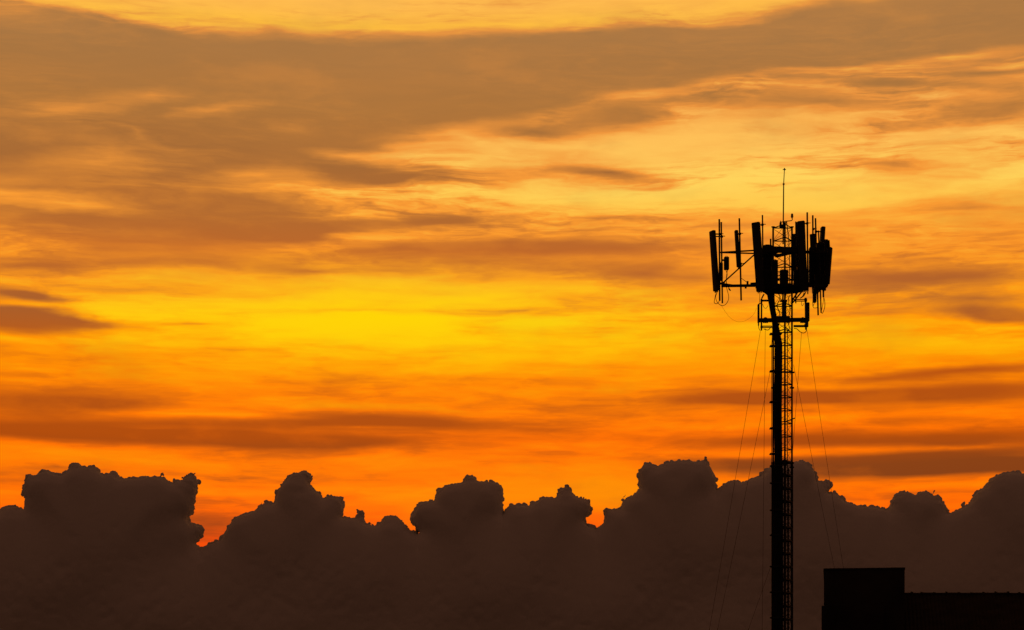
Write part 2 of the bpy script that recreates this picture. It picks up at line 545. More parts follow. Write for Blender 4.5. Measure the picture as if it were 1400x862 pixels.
for py in (411.5, 447.5):
    m.lathe(P(1041.1, py, TOWER_Y - 0.15), (0, 0, 1), [(-1.6 * U, 1.5 * U), (1.6 * U, 1.5 * U)], 8)
m.tube([P(1041.5, 408, TOWER_Y - 0.15), P(1044.5, 402.5, TOWER_Y - 0.15)], 1.0 * U, 6)
m.build('aerial_pole', M_steel, tower)
m = MB()
m.tube([P(1101.3, 407.5, TOWER_Y - 0.15), P(1102, 451, TOWER_Y - 0.15)], 1.4 * U, 8)
for py in (410.5, 445.5):
    m.lathe(P(1101.6, py, TOWER_Y - 0.15), (0, 0, 1), [(-2.0 * U, 2.0 * U), (2.0 * U, 2.0 * U)], 8)
m.build('aerial_pole', M_steel, tower)
sa = MB()
sa.rbox(P(1037.0, 429, TOWER_Y - 0.15), (1.3 * U, 0, 0), (0, 0.07, 0), (0, 0, 12.3 * U), 0.012)
sa.bar(P(1037, 416.5, TOWER_Y - 0.15), P(1041, 414, TOWER_Y - 0.15), 0.04, 1.4 * U)
sa.box(P(1037, 443, TOWER_Y - 0.15), 1.6 * U, 0.06, 5 * U, 0.006)
sa.build('sector_aerial', M_panel, tower)
sa = MB()
sa.rbox(P(1103.9, 427, TOWER_Y - 0.2), (2.7 * U, 0, 0), (0, 0.08, 0), (0, 0, 12.8 * U), 0.02)
sa.box(P(1103.0, 443.5, TOWER_Y - 0.2), 4.2 * U, 0.1, 8 * U, 0.01)
sa.build('sector_aerial', M_panel, tower)
# tuning boxes against the mast
b = MB()
b.box(P(1072.0, 424, TOWER_Y - 0.48), 6.0 * U, 0.14, 22 * U, 0.02)
b.box(P(1071.5, 411.8, TOWER_Y - 0.48), 9.5 * U, 0.1, 2.4 * U, 0.008)
b.build('junction_box', M_radio, tower)


# jumper cables, hanging in loops
def jumper(pts, r, dy, mat=M_jumper):
    MB().tube(curve([P(x, y, TOWER_Y + dy) for x, y in pts], 8), r * U, 6).build('jumper_cable', mat, tower)


jumper([(979.5, 399), (977.5, 407), (976.6, 414), (980, 415.6), (983, 412.5), (984, 408)], 0.42, -0.1)
jumper([(981, 399), (978.6, 406), (979.8, 412), (983, 416), (987, 418.2), (992, 416.5), (995.6, 411), (996.2, 405), (994.5, 398), (993, 392)], 0.40, -0.15, M_cable)
jumper([(992.5, 370), (994.2, 376), (992, 384), (990, 388)], 0.42, -0.2)
jumper([(994.5, 369), (993.4, 378), (993, 386), (996, 393), (999, 398)], 0.5, -0.2, M_cable)
jumper([(996.2, 394.5), (998.5, 397.5)], 0.9, -0.2, M_cable)
jumper([(986, 417), (990, 424), (997, 433.5), (1006, 439.4), (1015, 440), (1024, 436), (1031, 429), (1034.5, 421)], 0.13, -0.1)
jumper([(1038.6, 396), (1038.8, 405), (1038.2, 414)], 0.36, -0.3)
jumper([(1042.5, 416), (1044.5, 420.5), (1047.5, 421.8), (1050, 418)], 0.3, -0.3, M_cable)
jumper([(1096, 412), (1095.8, 416), (1097, 418.5), (1099, 415)], 0.3, -0.2)
jumper([(1126, 406), (1127.6, 413), (1127.4, 421), (1124.5, 428.5), (1122.7, 427)], 0.45, 0.2)
jumper([(1126.2, 407), (1125.2, 415), (1123.6, 423), (1122.8, 426)], 0.35, 0.2)
jumper([(1111.5, 408), (1111, 415), (1112, 420.5), (1115, 421.4), (1118, 420.5)], 0.35, 0.1)
jumper([(1112.8, 406), (1113.5, 413), (1111.6, 419)], 0.42, 0.1)
jumper([(1085.5, 449.5), (1089.5, 450), (1094, 454), (1098.5, 455.6), (1102, 453.5), (1103, 449)], 0.5, -0.1)
jumper([(1037, 445), (1037.5, 449), (1039.4, 452.5)], 0.4, -0.15)
jumper([(1099.5, 401), (1097.4, 405.5), (1094, 408), (1098.5, 405), (1101.5, 400)], 0.8, -0.2, M_cable)
jumper([(1079, 404), (1078, 412), (1080.2, 424), (1077.8, 436), (1079.2, 450)], 0.5, 0.1)
jumper([(1063.5, 400), (1066.5, 408), (1062.5, 418), (1066.2, 430), (1064.5, 446)], 0.6, 0.1)
jumper([(1044, 450), (1050, 451.5), (1055, 447.5), (1057, 455)], 0.5, -0.2)

# ------------------------------------------------------------------ guy wires
wires = [
    # top (px, py, dy), a lower point it runs through, distance of the lower end, rests on roof?, label
    ((1039.6, 453, -0.1), (969.0, 862), 74.0, None, 'outermost left guy wire running from the lower bracket to the bottom edge of the photo'),
    ((1053.0, 508, -0.1), (980.0, 862), 75.5, None, 'inner left slanting guy wire fixed to the mast below the small bracket'),
    ((1046.3, 449, 0.2), (1042.0, 862), 86.0, None, 'nearly vertical guy wire hanging close to the left side of the mast'),
    ((1053.6, 775, -0.1), (1021.8, 862), 76.5, None, 'short low guy wire leaving the mast near the bottom left'),
    ((1103.4, 452, -0.1), (1153.7, 778), 92.0, 8.0, 'outer right guy wire from the bracket end to the dark roof block'),
    ((1085.0, 499, -0.1), (1141.6, 778), 91.0, 8.0, 'inner right guy wire from the right mast leg to the dark roof block'),
    ((1095.8, 455, 0.2), (1087.0, 572), 88.0, None, 'faint guy wire slanting back behind the right mast leg'),
]
for (tx, ty, dy), (lx, ly), yend, zend, lab in wires:
    a = P(tx, ty, TOWER_Y + dy)
    ze = zend if zend is not None else 0.0
    pe = HORIZON - (ze - EYE) / yend * FOC
    s = (pe - ty) / (ly - ty)
    e = P(tx + (lx - tx) * s, pe, yend)
    n = 24
    pts = []
    for i in range(n + 1):
        t = i / n
        p = a.lerp(e, t)
        p.z -= 0.10 * 4 * t * (1 - t)
        pts.append(p)
    w = MB()
    w.tube(pts, 0.0055, 6)
    o = w.build('guy_wire', M_wire)
    tag(o, lab, 'guy wire', 'guy wires of the tower')

# ------------------------------------------------------------------ building lower right
BY = 86.0
YAW = R(-7.6)
pivot = P(1126, 862, BY)


def turn(m):
    """the house stands turned a little, its front square to the street"""
    c, s_ = math.cos(YAW), math.sin(YAW)
    m.v = [(pivot.x + (x - pivot.x) * c - (y - BY) * s_, BY + (x - pivot.x) * s_ + (y - BY) * c, z) for x, y, z in m.v]
    return m


bl = P(1126, 862, BY)
br = P(1235.9, 862, BY)
building = empty('building', ((bl.x + br.x) / 2 + 3, BY + 4, 0))
tag(building, 'black silhouetted building with a flat topped block beside a lower tiled roof', 'building')
ztop = P(0, 777.6, BY).z
zroof = P(0, 811.5, BY + 3.0).z
x0, x1 = bl.x, br.x
xe = P(1750, 0, BY).x
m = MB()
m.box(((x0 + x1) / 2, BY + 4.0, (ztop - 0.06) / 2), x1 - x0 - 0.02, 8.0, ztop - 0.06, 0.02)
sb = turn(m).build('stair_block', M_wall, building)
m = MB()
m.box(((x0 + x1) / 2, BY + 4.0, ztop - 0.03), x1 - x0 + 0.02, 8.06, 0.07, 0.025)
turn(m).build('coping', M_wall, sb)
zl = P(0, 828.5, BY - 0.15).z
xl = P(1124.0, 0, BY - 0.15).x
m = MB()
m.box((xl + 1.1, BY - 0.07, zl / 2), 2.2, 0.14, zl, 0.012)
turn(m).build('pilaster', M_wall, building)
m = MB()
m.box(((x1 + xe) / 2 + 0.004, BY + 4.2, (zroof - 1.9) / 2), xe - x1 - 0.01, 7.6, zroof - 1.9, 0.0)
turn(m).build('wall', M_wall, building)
# gable roof, ridge parallel to the street, rows of pan tiles
m = MB()
yr = BY + 3.0
ncol = 96
def slope(yA, zA, yB, zB):
    vs, fs = [], []
    cols = ncol * 4
    for i in range(cols + 1):
        x = x1 + 0.006 + (xe - x1) * i / cols
        h = 0.028 * abs(math.sin(math.pi * i / 4))
        for j in range(15):
            t = j / 14
            step = 0.012 * (1 - (t * 14) % 1)
            vs.append((x, yA + (yB - yA) * t, zA + (zB - zA) * t + h + step - (x - x1) * 0.012))
    for i in range(cols):
        for j in range(14):
            a = i * 15 + j
            fs.append((a, a + 15, a + 16, a + 1))
    m.add(vs, fs)
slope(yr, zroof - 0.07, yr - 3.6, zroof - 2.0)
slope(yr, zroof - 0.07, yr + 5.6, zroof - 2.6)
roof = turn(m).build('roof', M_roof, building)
# ridge caps: each overlaps the next with a raised collar
random.seed(9)
xs = [1236.5, 1251, 1264.6, 1282, 1299, 1316, 1333.6, 1350, 1367, 1384, 1399.5] + [1416.5 + 17 * i for i in range(19)]
for i in range(len(xs) - 1):
    xa, xb = P(xs[i], 0, BY).x, P(xs[i + 1], 0, BY).x
    m = MB()
    rz = random.uniform(-0.012, 0.006) - (xa - x1) * 0.012
    col_h = random.choice((0.02, 0.035, 0.045, 0.05))
    m.lathe((xa, yr, zroof - 0.13 + rz), (1, 0, 0), [(0, 0.125), ((xb - xa) - 0.11, 0.118), ((xb - xa) - 0.10, 0.118 + col_h), ((xb - xa) - 0.02, 0.118 + col_h * 0.7), ((xb - xa) - 0.004, 0.12)], 14)
    turn(m).build('ridge_cap', M_roof, roof)

# ------------------------------------------------------------------ cumulus bank
CLOUD_Y = 12000.0
CP = CLOUD_Y / FOC
clouds = [
    ('wide dark flat topped cumulus cloud at the far left with a ragged right edge', 0,
     [(-150, 760), (-90, 722), (-40, 698), (-12, 705), (0, 703), (3, 694), (14, 692), (28, 695), (33, 697), (34, 682), (31, 665), (38, 651), (48, 651), (57, 644), (69, 646), (86, 651), (93, 643), (96, 636), (105, 633.6), (113, 639), (121, 639), (128.6, 635), (134, 644.6), (144, 650), (158, 646), (165, 655), (185, 654), (212, 651), (226, 655), (237, 662), (250, 656), (264, 649.5), (271, 658), (267.4, 682), (265.7, 696), (257, 710), (262, 718), (276, 718), (279.4, 725), (274, 735), (268, 744)]),
    ('pyramid shaped dark cumulus cloud, second from the left, with a small hooked peak', -300,
     [(270, 752), (281, 747), (302, 739), (312, 720), (322, 708), (343, 700.5), (357, 694), (363, 686), (375, 690), (379, 672), (386, 662), (398, 648.7), (408, 647), (418, 644.6), (427, 653), (421.7, 662), (435, 674), (442, 682), (452, 678), (468, 681.6), (470, 699), (467, 708), (474, 709), (484.6, 709), (491, 699), (497, 701), (500, 718), (517, 719), (526, 708), (538, 705.6), (550, 713), (560, 725), (570, 730)]),
    ('round topped dark cumulus cloud in the middle with a knob on top', 200,
     [(574, 728), (568, 720), (561, 713), (567, 696), (575, 687.4), (594, 685.7), (599, 670), (618, 662), (634, 660), (639, 651.4), (649, 653), (653, 658), (680, 661), (685, 665), (688.6, 682), (687, 693), (690, 704)]),
    ('smaller dark cumulus cloud sloping up to a peak, right of the middle', -150,
     [(684, 706), (692, 696), (699, 690), (711, 691), (724.6, 692), (742, 680.6), (759, 681.6), (766, 670), (776, 666), (781, 674), (793, 682), (805, 687), (809.6, 696), (803, 706), (798, 713), (803, 719), (812, 722)]),
    ('tallest dark cumulus cloud with a broad rounded head, left of the tower', 250,
     [(815, 724), (821, 719), (826, 713), (827.4, 698), (850, 696), (851, 686), (875, 670), (872, 648), (882, 634), (894, 634), (899, 639), (911, 634), (920, 631), (928.6, 630), (956, 632), (965, 629), (971, 638.6), (978, 651), (978, 668), (982, 674)]),
    ('dark cumulus cloud directly behind the tower mast', -100,
     [(974, 676), (984, 667), (993, 660), (1003.6, 657), (1012, 661), (1027, 655), (1040, 652), (1048.6, 640.7), (1068, 633), (1091.5, 631), (1106.5, 634), (1115, 647), (1117, 659), (1132, 658.7), (1135, 666), (1131, 675), (1143, 675), (1156, 686), (1173, 692), (1194, 694), (1222, 698)]),
    ('small notched dark cumulus cloud above the low building roof', 300,
     [(1210, 702), (1218, 690), (1224, 676), (1243.6, 673), (1250, 677), (1267, 672), (1273.6, 679), (1282, 677), (1291, 692), (1295, 702)]),
    ('dark cumulus cloud rising to the right edge of the photo', -200,
     [(1285, 706), (1306, 700), (1323, 691), (1334, 675), (1346.5, 666), (1353, 656), (1370, 647), (1387, 646), (1400, 648), (1430, 640), (1470, 652), (1500, 680), (1560, 720)]),
]

tex_a = bpy.data.textures.new('billow', 'CLOUDS'); tex_a.noise_scale = 11 * CP; tex_a.noise_depth = 3
tex_b = bpy.data.textures.new('wisp', 'CLOUDS'); tex_b.noise_scale = 3.6 * CP; tex_b.noise_depth = 4

UNIT = {}
def unit_ico(s):
    if s not in UNIT:
        import bmesh
        bm = bmesh.new()
        bmesh.ops.create_icosphere(bm, subdivisions=s, radius=1.0)
        bm.verts.ensure_lookup_table()
        UNIT[s] = (np.array([v.co[:] for v in bm.verts]), np.array([[v.index for v in f.verts] for f in bm.faces]))
        bm.free()
    return UNIT[s]


def puffs_mesh(puffs):
    V, F, o = [], [], 0
    for (x, y, z, r) in puffs:
        v, f = unit_ico(1 if r < 3 * CP else 2)
        V.append(v * r + np.array((x, y, z)))
        F.append(f + o)
        o += len(v)
    return np.concatenate(V), np.concatenate(F)


def inside(poly, x, y):
    c = False
    n = len(poly)
    for i in range(n):
        (x0, y0), (x1, y1) = poly[i], poly[i - 1]
        if (y0 > y) != (y1 > y) and x < (x1 - x0) * (y - y0) / (y1 - y0) + x0:
            c = not c
    return c


def edge_distance(line, x, y):
    best = 1e9
    for (x0, y0), (x1, y1) in zip(line[:-1], line[1:]):
        dx, dy = x1 - x0, y1 - y0
        t = max(0, min(1, ((x - x0) * dx + (y - y0) * dy) / (dx * dx + dy * dy + 1e-9)))
        best = min(best, math.hypot(x - x0 - dx * t, y - y0 - dy * t))
    return best


def one_body(me, ob):
    """drop crumbs that float free of the cloud"""
    nv = len(me.vertices)
    ed = np.empty(len(me.edges) * 2, dtype=np.int64); me.edges.foreach_get('vertices', ed)
    a, b = ed[0::2], ed[1::2]
    lab_ = np.arange(nv)
    while True:
        m_ = np.minimum(lab_[a], lab_[b])
        new = lab_.copy()
        np.minimum.at(new, lab_[a], m_); np.minimum.at(new, lab_[b], m_)
        new = new[new]
        new = new[new]
        if np.array_equal(new, lab_):
            break
        lab_ = new
    u, inv, cnt = np.unique(lab_, return_inverse=True, return_counts=True)
    keep = (inv == np.argmax(cnt))
    if keep.all():
        return me
    co = np.empty(nv * 3); me.vertices.foreach_get('co', co); co = co.reshape(-1, 3)
    idx = np.cumsum(keep) - 1
    n_l = len(me.loops)
    lv = np.empty(n_l, dtype=np.int64); me.loops.foreach_get('vertex_index', lv)
    ls = np.empty(len(me.polygons), dtype=np.int64); me.polygons.foreach_get('loop_start', ls)
    quads = lv.reshape(-1, 4)
    quads = idx[quads[keep[quads[:, 0]]]]
    out = bpy.data.meshes.new('cumulus_cloud')
    out.vertices.add(int(keep.sum())); out.vertices.foreach_set('co', co[keep].ravel())
    out.loops.add(quads.size); out.loops.foreach_set('vertex_index', quads.ravel().astype(np.int32))
    out.polygons.add(len(quads)); out.polygons.foreach_set('loop_start', (np.arange(len(quads)) * 4).astype(np.int32))
    out.update(calc_edges=True)
    ob.data = out
    bpy.data.meshes.remove(me)
    return out


FLOOR_PX = 1040
WISPS = {0: [(267, 696, 8, -40, 7), (268, 708, 9, -15, 6), (252, 653, 22, -22, 10), (236, 657, 10, 0, 5), (216, 650, 9, -10, 5), (270, 732, 12, -35, 5)],
         1: [(292, 738, 9, -160, 6), (290, 733, 6, -120, 4), (487, 710, 14, -75, 9), (493, 704, 8, -60, 6), (423, 655, 8, -60, 5), (450, 678, 6, -70, 4), (356, 692, 8, -50, 5), (502, 716, 12, 5, 5)],
         2: [(563, 712, 8, 70, 5)],
         3: [(793, 680, 14, 25, 9), (806, 690, 12, 110, 7), (775, 668, 6, -90, 4)],
         4: [(851, 683, 8, -50, 5), (872, 660, 8, 70, 5), (965, 630, 5, -90, 4)],
         5: [(1129, 670, 10, 80, 7), (1140, 672, 10, 35, 7), (1150, 680, 12, 30, 6), (1178, 692, 16, 5, 5)],
         6: [(1274, 676, 8, -50, 5), (1231, 673, 6, -80, 4)],
         7: [(1317, 692, 7, -85, 5), (1330, 678, 7, -60, 5)]}
skyline = [p for c in clouds for p in c[2]]
VOX = 1.1
for ci, (lab, doff, line) in enumerate(clouds):
    rnd = random.Random(100 + ci)
    y0 = CLOUD_Y
    s = y0 / FOC
    # a towering cumulus spreads towards its base
    (xa, ya), (xb, yb) = line[0], line[-1]
    full = [(xa - 75, FLOOR_PX), (xa - 45, ya + 70), (xa - 14, ya + 12)] + line + [(xb + 14, yb + 12), (xb + 45, yb + 70), (xb + 75, FLOOR_PX)]
    poly = full
    puffs = []

    def put(px, py, r, dpx):
        p = P(px, py, y0 + dpx * s)
        puffs.append((p.x, p.y, p.z, r * s))

    # puffs hugging the outline from inside, several sizes
    edge = full[1:-1]
    for r0, step in ((13, 5), (7, 3.2), (4.0, 2.0), (2.4, 1.5), (1.6, 1.3)):
        for (xa, ya), (xb, yb) in zip(edge[:-1], edge[1:]):
            L = math.hypot(xb - xa, yb - ya)
            nx, ny = -(yb - ya) / L, (xb - xa) / L        # inward normal (picture y points down)
            k = max(1, int(L / step))
            for i in range(k):
                t = (i + rnd.random()) / k
                r = r0 * rnd.uniform(0.6, 1.2)
                for tries in range(9):
                    px, py = xa + (xb - xa) * t + nx * r, ya + (yb - ya) * t + ny * r
                    if inside(poly, px, py) and edge_distance(full, px, py) > r * 0.80:
                        break
                    r *= 0.8
                if r < 1.0:
                    continue
                put(px, py, r, rnd.uniform(-0.8, 0.8) * r0)
    # small cauliflower heads standing proud of the outline
    for (xa, ya), (xb, yb) in zip(line[:-1], line[1:]):
        L = math.hypot(xb - xa, yb - ya)
        for i in range(max(1, int(L / 3.0))):
            t = rnd.random()
            r = rnd.choice((1.3, 1.6, 2.2, 3.0, 4.2)) * rnd.uniform(0.8, 1.2)
            nx, ny = -(yb - ya) / L, (xb - xa) / L
            o_ = r * rnd.uniform(0.15, 0.7)
            put(xa + (xb - xa) * t + nx * o_, ya + (yb - ya) * t + ny * o_, r, rnd.uniform(-4, 4))
    # torn scraps of vapour at the edges
    for (wx, wy, wl, wa_, n_) in WISPS.get(ci, ()):
        for i in range(n_):
            q = i / n_
            px = wx + math.cos(R(wa_)) * wl * q + rnd.gauss(0, 0.9)
            py = wy + math.sin(R(wa_)) * wl * q + rnd.gauss(0, 0.9)
            put(px, py, rnd.uniform(0.9, 2.3) * (1.15 - 0.5 * q), rnd.uniform(-3, 3))
    # body: a smoothly swelling mass of big puffs, thick in depth
    xmin, xmax = min(p[0] for p in poly), max(p[0] for p in poly)
    ymin = min(p[1] for p in poly)
    ph = rnd.uniform(0, 6)
    gy = ymin
    while gy < FLOOR_PX:
        gx = xmin + rnd.uniform(0, 4)
        while gx < xmax:
            px, py = gx + rnd.uniform(-1.5, 1.5), gy + rnd.uniform(-1.5, 1.5)
            if inside(poly, px, py):
                d = edge_distance(full, px, py)
                r = min(d * 0.97, 26)
                if r > 1.2 and (r < 12 or rnd.random() < 0.75):
                    q = min(edge_distance(skyline, px, py), 130) / 130
                    bulge = 52 * math.sqrt(max(0.0, 1 - (1 - q) ** 2)) - r * 0.6
                    bulge = max(0, bulge) + 4 * math.sin(px * 0.021) * math.sin(py * 0.033 + px * 0.01) * q
                    put(px, py, r, -bulge)
                    if rnd.random() < 0.2 and r > 12:
                        put(px, py, r, bulge)
            gx += 4.5 if py < 760 else 7.5
        gy += 4.5 if gy < 760 else 7.5
    V, F = puffs_mesh(puffs)
    me = bpy.data.meshes.new('cumulus_cloud')
    me.from_pydata(V.tolist(), [], F.tolist())
    tmp = bpy.data.objects.new('cumulus_cloud', me)
    col.objects.link(tmp)
    md = tmp.modifiers.new('union', 'REMESH'); md.mode = 'VOXEL'; md.voxel_size = VOX * CP; md.use_smooth_shade = True
    dg = bpy.context.evaluated_depsgraph_get()
    ev = bpy.data.meshes.new_from_object(tmp.evaluated_get(dg))
    tmp.modifiers.clear()
    old = tmp.data
    tmp.data = ev
    bpy.data.meshes.remove(old)
    # ragged fringe where the vapour thins out, calmer swelling in the thick middle
    nv = len(ev.vertices)
    co = np.empty(nv * 3); ev.vertices.foreach_get('co', co)
    depth = np.abs(co.reshape(-1, 3)[:, 1] - y0) / s
    wgt = np.clip(1.0 - (depth - 10) / 22.0, 0.06, 1.0)
    vc = tmp.vertex_groups.new(name='middle')
    vg = tmp.vertex_groups.new(name='fringe')
    lev = np.round(wgt * 12).astype(int)
    for k in range(13):
        ids = np.nonzero(lev == k)[0]
        if len(ids):
            vg.add(ids.tolist(), max(k / 12, 0.04), 'REPLACE')
            if k < 12:
                vc.add(ids.tolist(), 1 - k / 12, 'REPLACE')
    md = tmp.modifiers.new('calm', 'SMOOTH'); md.factor = 0.9; md.iterations = 60; md.vertex_group = 'middle'
    md = tmp.modifiers.new('billows', 'DISPLACE'); md.texture = tex_a; md.strength = 5.5 * CP; md.mid_level = 0.5; md.texture_coords = 'GLOBAL'; md.vertex_group = 'fringe'
    md = tmp.modifiers.new('wisps', 'DISPLACE'); md.texture = tex_b; md.strength = 4.0 * CP; md.mid_level = 0.5; md.texture_coords = 'GLOBAL'; md.vertex_group = 'fringe'
    dg = bpy.context.evaluated_depsgraph_get()
    ev = bpy.data.meshes.new_from_object(tmp.evaluated_get(dg))
    tmp.modifiers.clear()
    old = tmp.data
    tmp.data = ev
    bpy.data.meshes.remove(old)
    ev = one_body(ev, tmp)
    ev.name = 'cumulus_cloud'
    ev.materials.clear(); ev.materials.append(M_cloud)
    ev.polygons.foreach_set('use_smooth', [True] * len(ev.polygons))
    tag(tmp, lab, 'cloud', 'cumulus clouds along the horizon')

# ------------------------------------------------------------------ sky
world = bpy.data.worlds.new('World')
scene.world = world
world.use_nodes = True
nt = world.node_tree
nt.nodes.clear()
nn, ll = nt.nodes.new, nt.links.new


def val(x):
    return x


def mth(op, a, b=None, c=None, clamp=False):
    n = nn('ShaderNodeMath'); n.operation = op; n.use_clamp = clamp
    for i, x in enumerate((a, b, c)):
        if x is None: continue
        if isinstance(x, (int, float)): n.inputs[i].default_value = x
        else: ll(x, n.inputs[i])
    return n.outputs[0]


def smooth(x, a, b):
    n = nn('ShaderNodeMapRange'); n.interpolation_type = 'SMOOTHSTEP'
    ll(x, n.inputs['Value'])
    n.inputs['From Min'].default_value = a; n.inputs['From Max'].default_value = b
    return n.outputs['Result']


def combine(x, y, z=0.0):
    n = nn('ShaderNodeCombineXYZ')
    for i, v in enumerate((x, y, z)):
        if isinstance(v, (int, float)): n.inputs[i].default_value = v
        else: ll(v, n.inputs[i])
    return n.outputs[0]


def noise(vec, scale, detail=4, rough=0.5):
    n = nn('ShaderNodeTexNoise'); n.noise_dimensions = '2D'
    n.inputs['Scale'].default_value = scale; n.inputs['Detail'].default_value = detail; n.inputs['Roughness'].default_value = rough
    ll(vec, n.inputs['Vector'])
    return n.outputs['Fac']


def mixc(fac, a, b):
    n = nn('ShaderNodeMix'); n.data_type = 'RGBA'; n.clamp_factor = True
    for s, v in ((n.inputs[0], fac), (n.inputs[6], a), (n.inputs[7], b)):
        if isinstance(v, (int, float, tuple)): s.default_value = v
        else: ll(v, s)
    return n.outputs[2]


tc = nn('ShaderNodeTexCoord')
sep = nn('ShaderNodeSeparateXYZ'); ll(tc.outputs['Generated'], sep.inputs[0])
az = mth('ARCTAN2', sep.outputs[0], sep.outputs[1])
el = mth('ARCSINE', sep.outputs[2])
# dome coordinates: bearing and elevation, in hundredths of a radian-scaled unit
SU = mth('MULTIPLY_ADD', az, FOC / 100, 7.0)
SV = mth('MULTIPLY_ADD', el, -FOC / 100, 11.0)


def dome(px, py):
    a = math.atan((px - 700) / FOC)
    e = math.atan((HORIZON - py) / FOC * math.cos(a))
    return 7.0 + a * FOC / 100, 11.0 - e * FOC / 100


base_v = combine(SU, SV)
calm = smooth(SV, 5.6, 2.2)                              # the veil is torn high up, smooth low down
calm = mth('MULTIPLY_ADD', calm, 0.65, 0.35)
st_v = combine(mth('MULTIPLY', SU, 0.16), SV)            # drawn-out streak space
wa = noise(combine(mth('MULTIPLY', SU, 0.45), mth('MULTIPLY', SV, 1.6)), 1.0, 5, 0.55)
wb = noise(combine(mth('MULTIPLY_ADD', SU, 0.28, 37.0), mth('MULTIPLY_ADD', SV, 1.5, 11.0)), 1.0, 5, 0.55)
wu = mth('MULTIPLY_ADD', mth('SUBTRACT', wa, 0.5), 1.8, SU)
wv = mth('MULTIPLY_ADD', mth('MULTIPLY', mth('SUBTRACT', wb, 0.5), calm), 0.42, SV)
wvec = combine(wu, wv)


def strokes(lst, start, soft=False):
    acc = start
    for (px, py, a, b, rot, amp) in lst:
        u, v = dome(px, py)
        mp = nn('ShaderNodeMapping'); mp.vector_type = 'TEXTURE'
        mp.inputs['Location'].default_value = (u, v, 0)
        mp.inputs['Rotation'].default_value = (0, 0, R(rot))
        mp.inputs['Scale'].default_value = (a / 100, b / 100, 1)
        ll(wvec, mp.inputs['Vector'])
        gr = nn('ShaderNodeTexGradient'); gr.gradient_type = 'QUADRATIC_SPHERE' if soft else 'SPHERICAL'
        ll(mp.outputs[0], gr.inputs[0])
        acc = mth('MULTIPLY_ADD', gr.outputs['Fac'], amp, acc)
    return acc


big = [
    (285, 720, 110, 50, 0, -0.25), (1190, 660, 260, 40, 0, -0.12),
    # the broad dark sheet falling from upper right to the left
    (120, 125, 620, 125, 0, -1.5), (620, 104, 470, 84, -3, -1.3), (1000, 62, 400, 60, -4, -1.3), (1360, 20, 340, 60, -3, -1.3),
    (330, 205, 330, 48, -1, -0.8), (120, 300, 420, 46, 0, -0.55), (330, 285, 160, 60, 0, -0.4), (60, 215, 260, 60, 0, -0.35), (200, 250, 420, 100, 0, -0.30),
    # bright rim along the top
    (430, 6, 340, 60, 3, 1.7), (900, -10, 470, 60, -3, 1.6), (160, 20, 240, 22, 8, 1.0),
    # luminous right half
    (1050, 225, 640, 150, 0, 0.24), (900, 262, 380, 24, -1, 0.40), (1100, 275, 260, 20, -3, 0.25), (1390, 240, 170, 36, -4, 0.35), (900, 205, 260, 36, 0, 0.35),
    (1200, 190, 320, 40, 3, 0.2),
    # sun glow behind the veil
    (500, 435, 500, 80, 0, 0.40), (590, 397, 230, 26, 1, 0.50), (530, 440, 240, 22, -2, 0.35), (740, 443, 120, 14, 0, 0.3), (450, 458, 170, 18, -1, 0.3),
    (900, 470, 500, 60, 0, 0.22), (1280, 470, 260, 34, 2, 0.30), (480, 556, 260, 14, 1, 0.4), (330, 420, 160, 18, 0, 0.3),
    (820, 672, 260, 46, 0, 0.7), (825, 695, 90, 40, 0, 0.5), (560, 700, 70, 30, 0, 0.3), (530, 680, 240, 50, 0, 0.3), (330, 640, 220, 14, 2, 0.2), (90, 622, 260, 18, 4, 0.35), (640, 635, 300, 14, 0, 0.15),
]
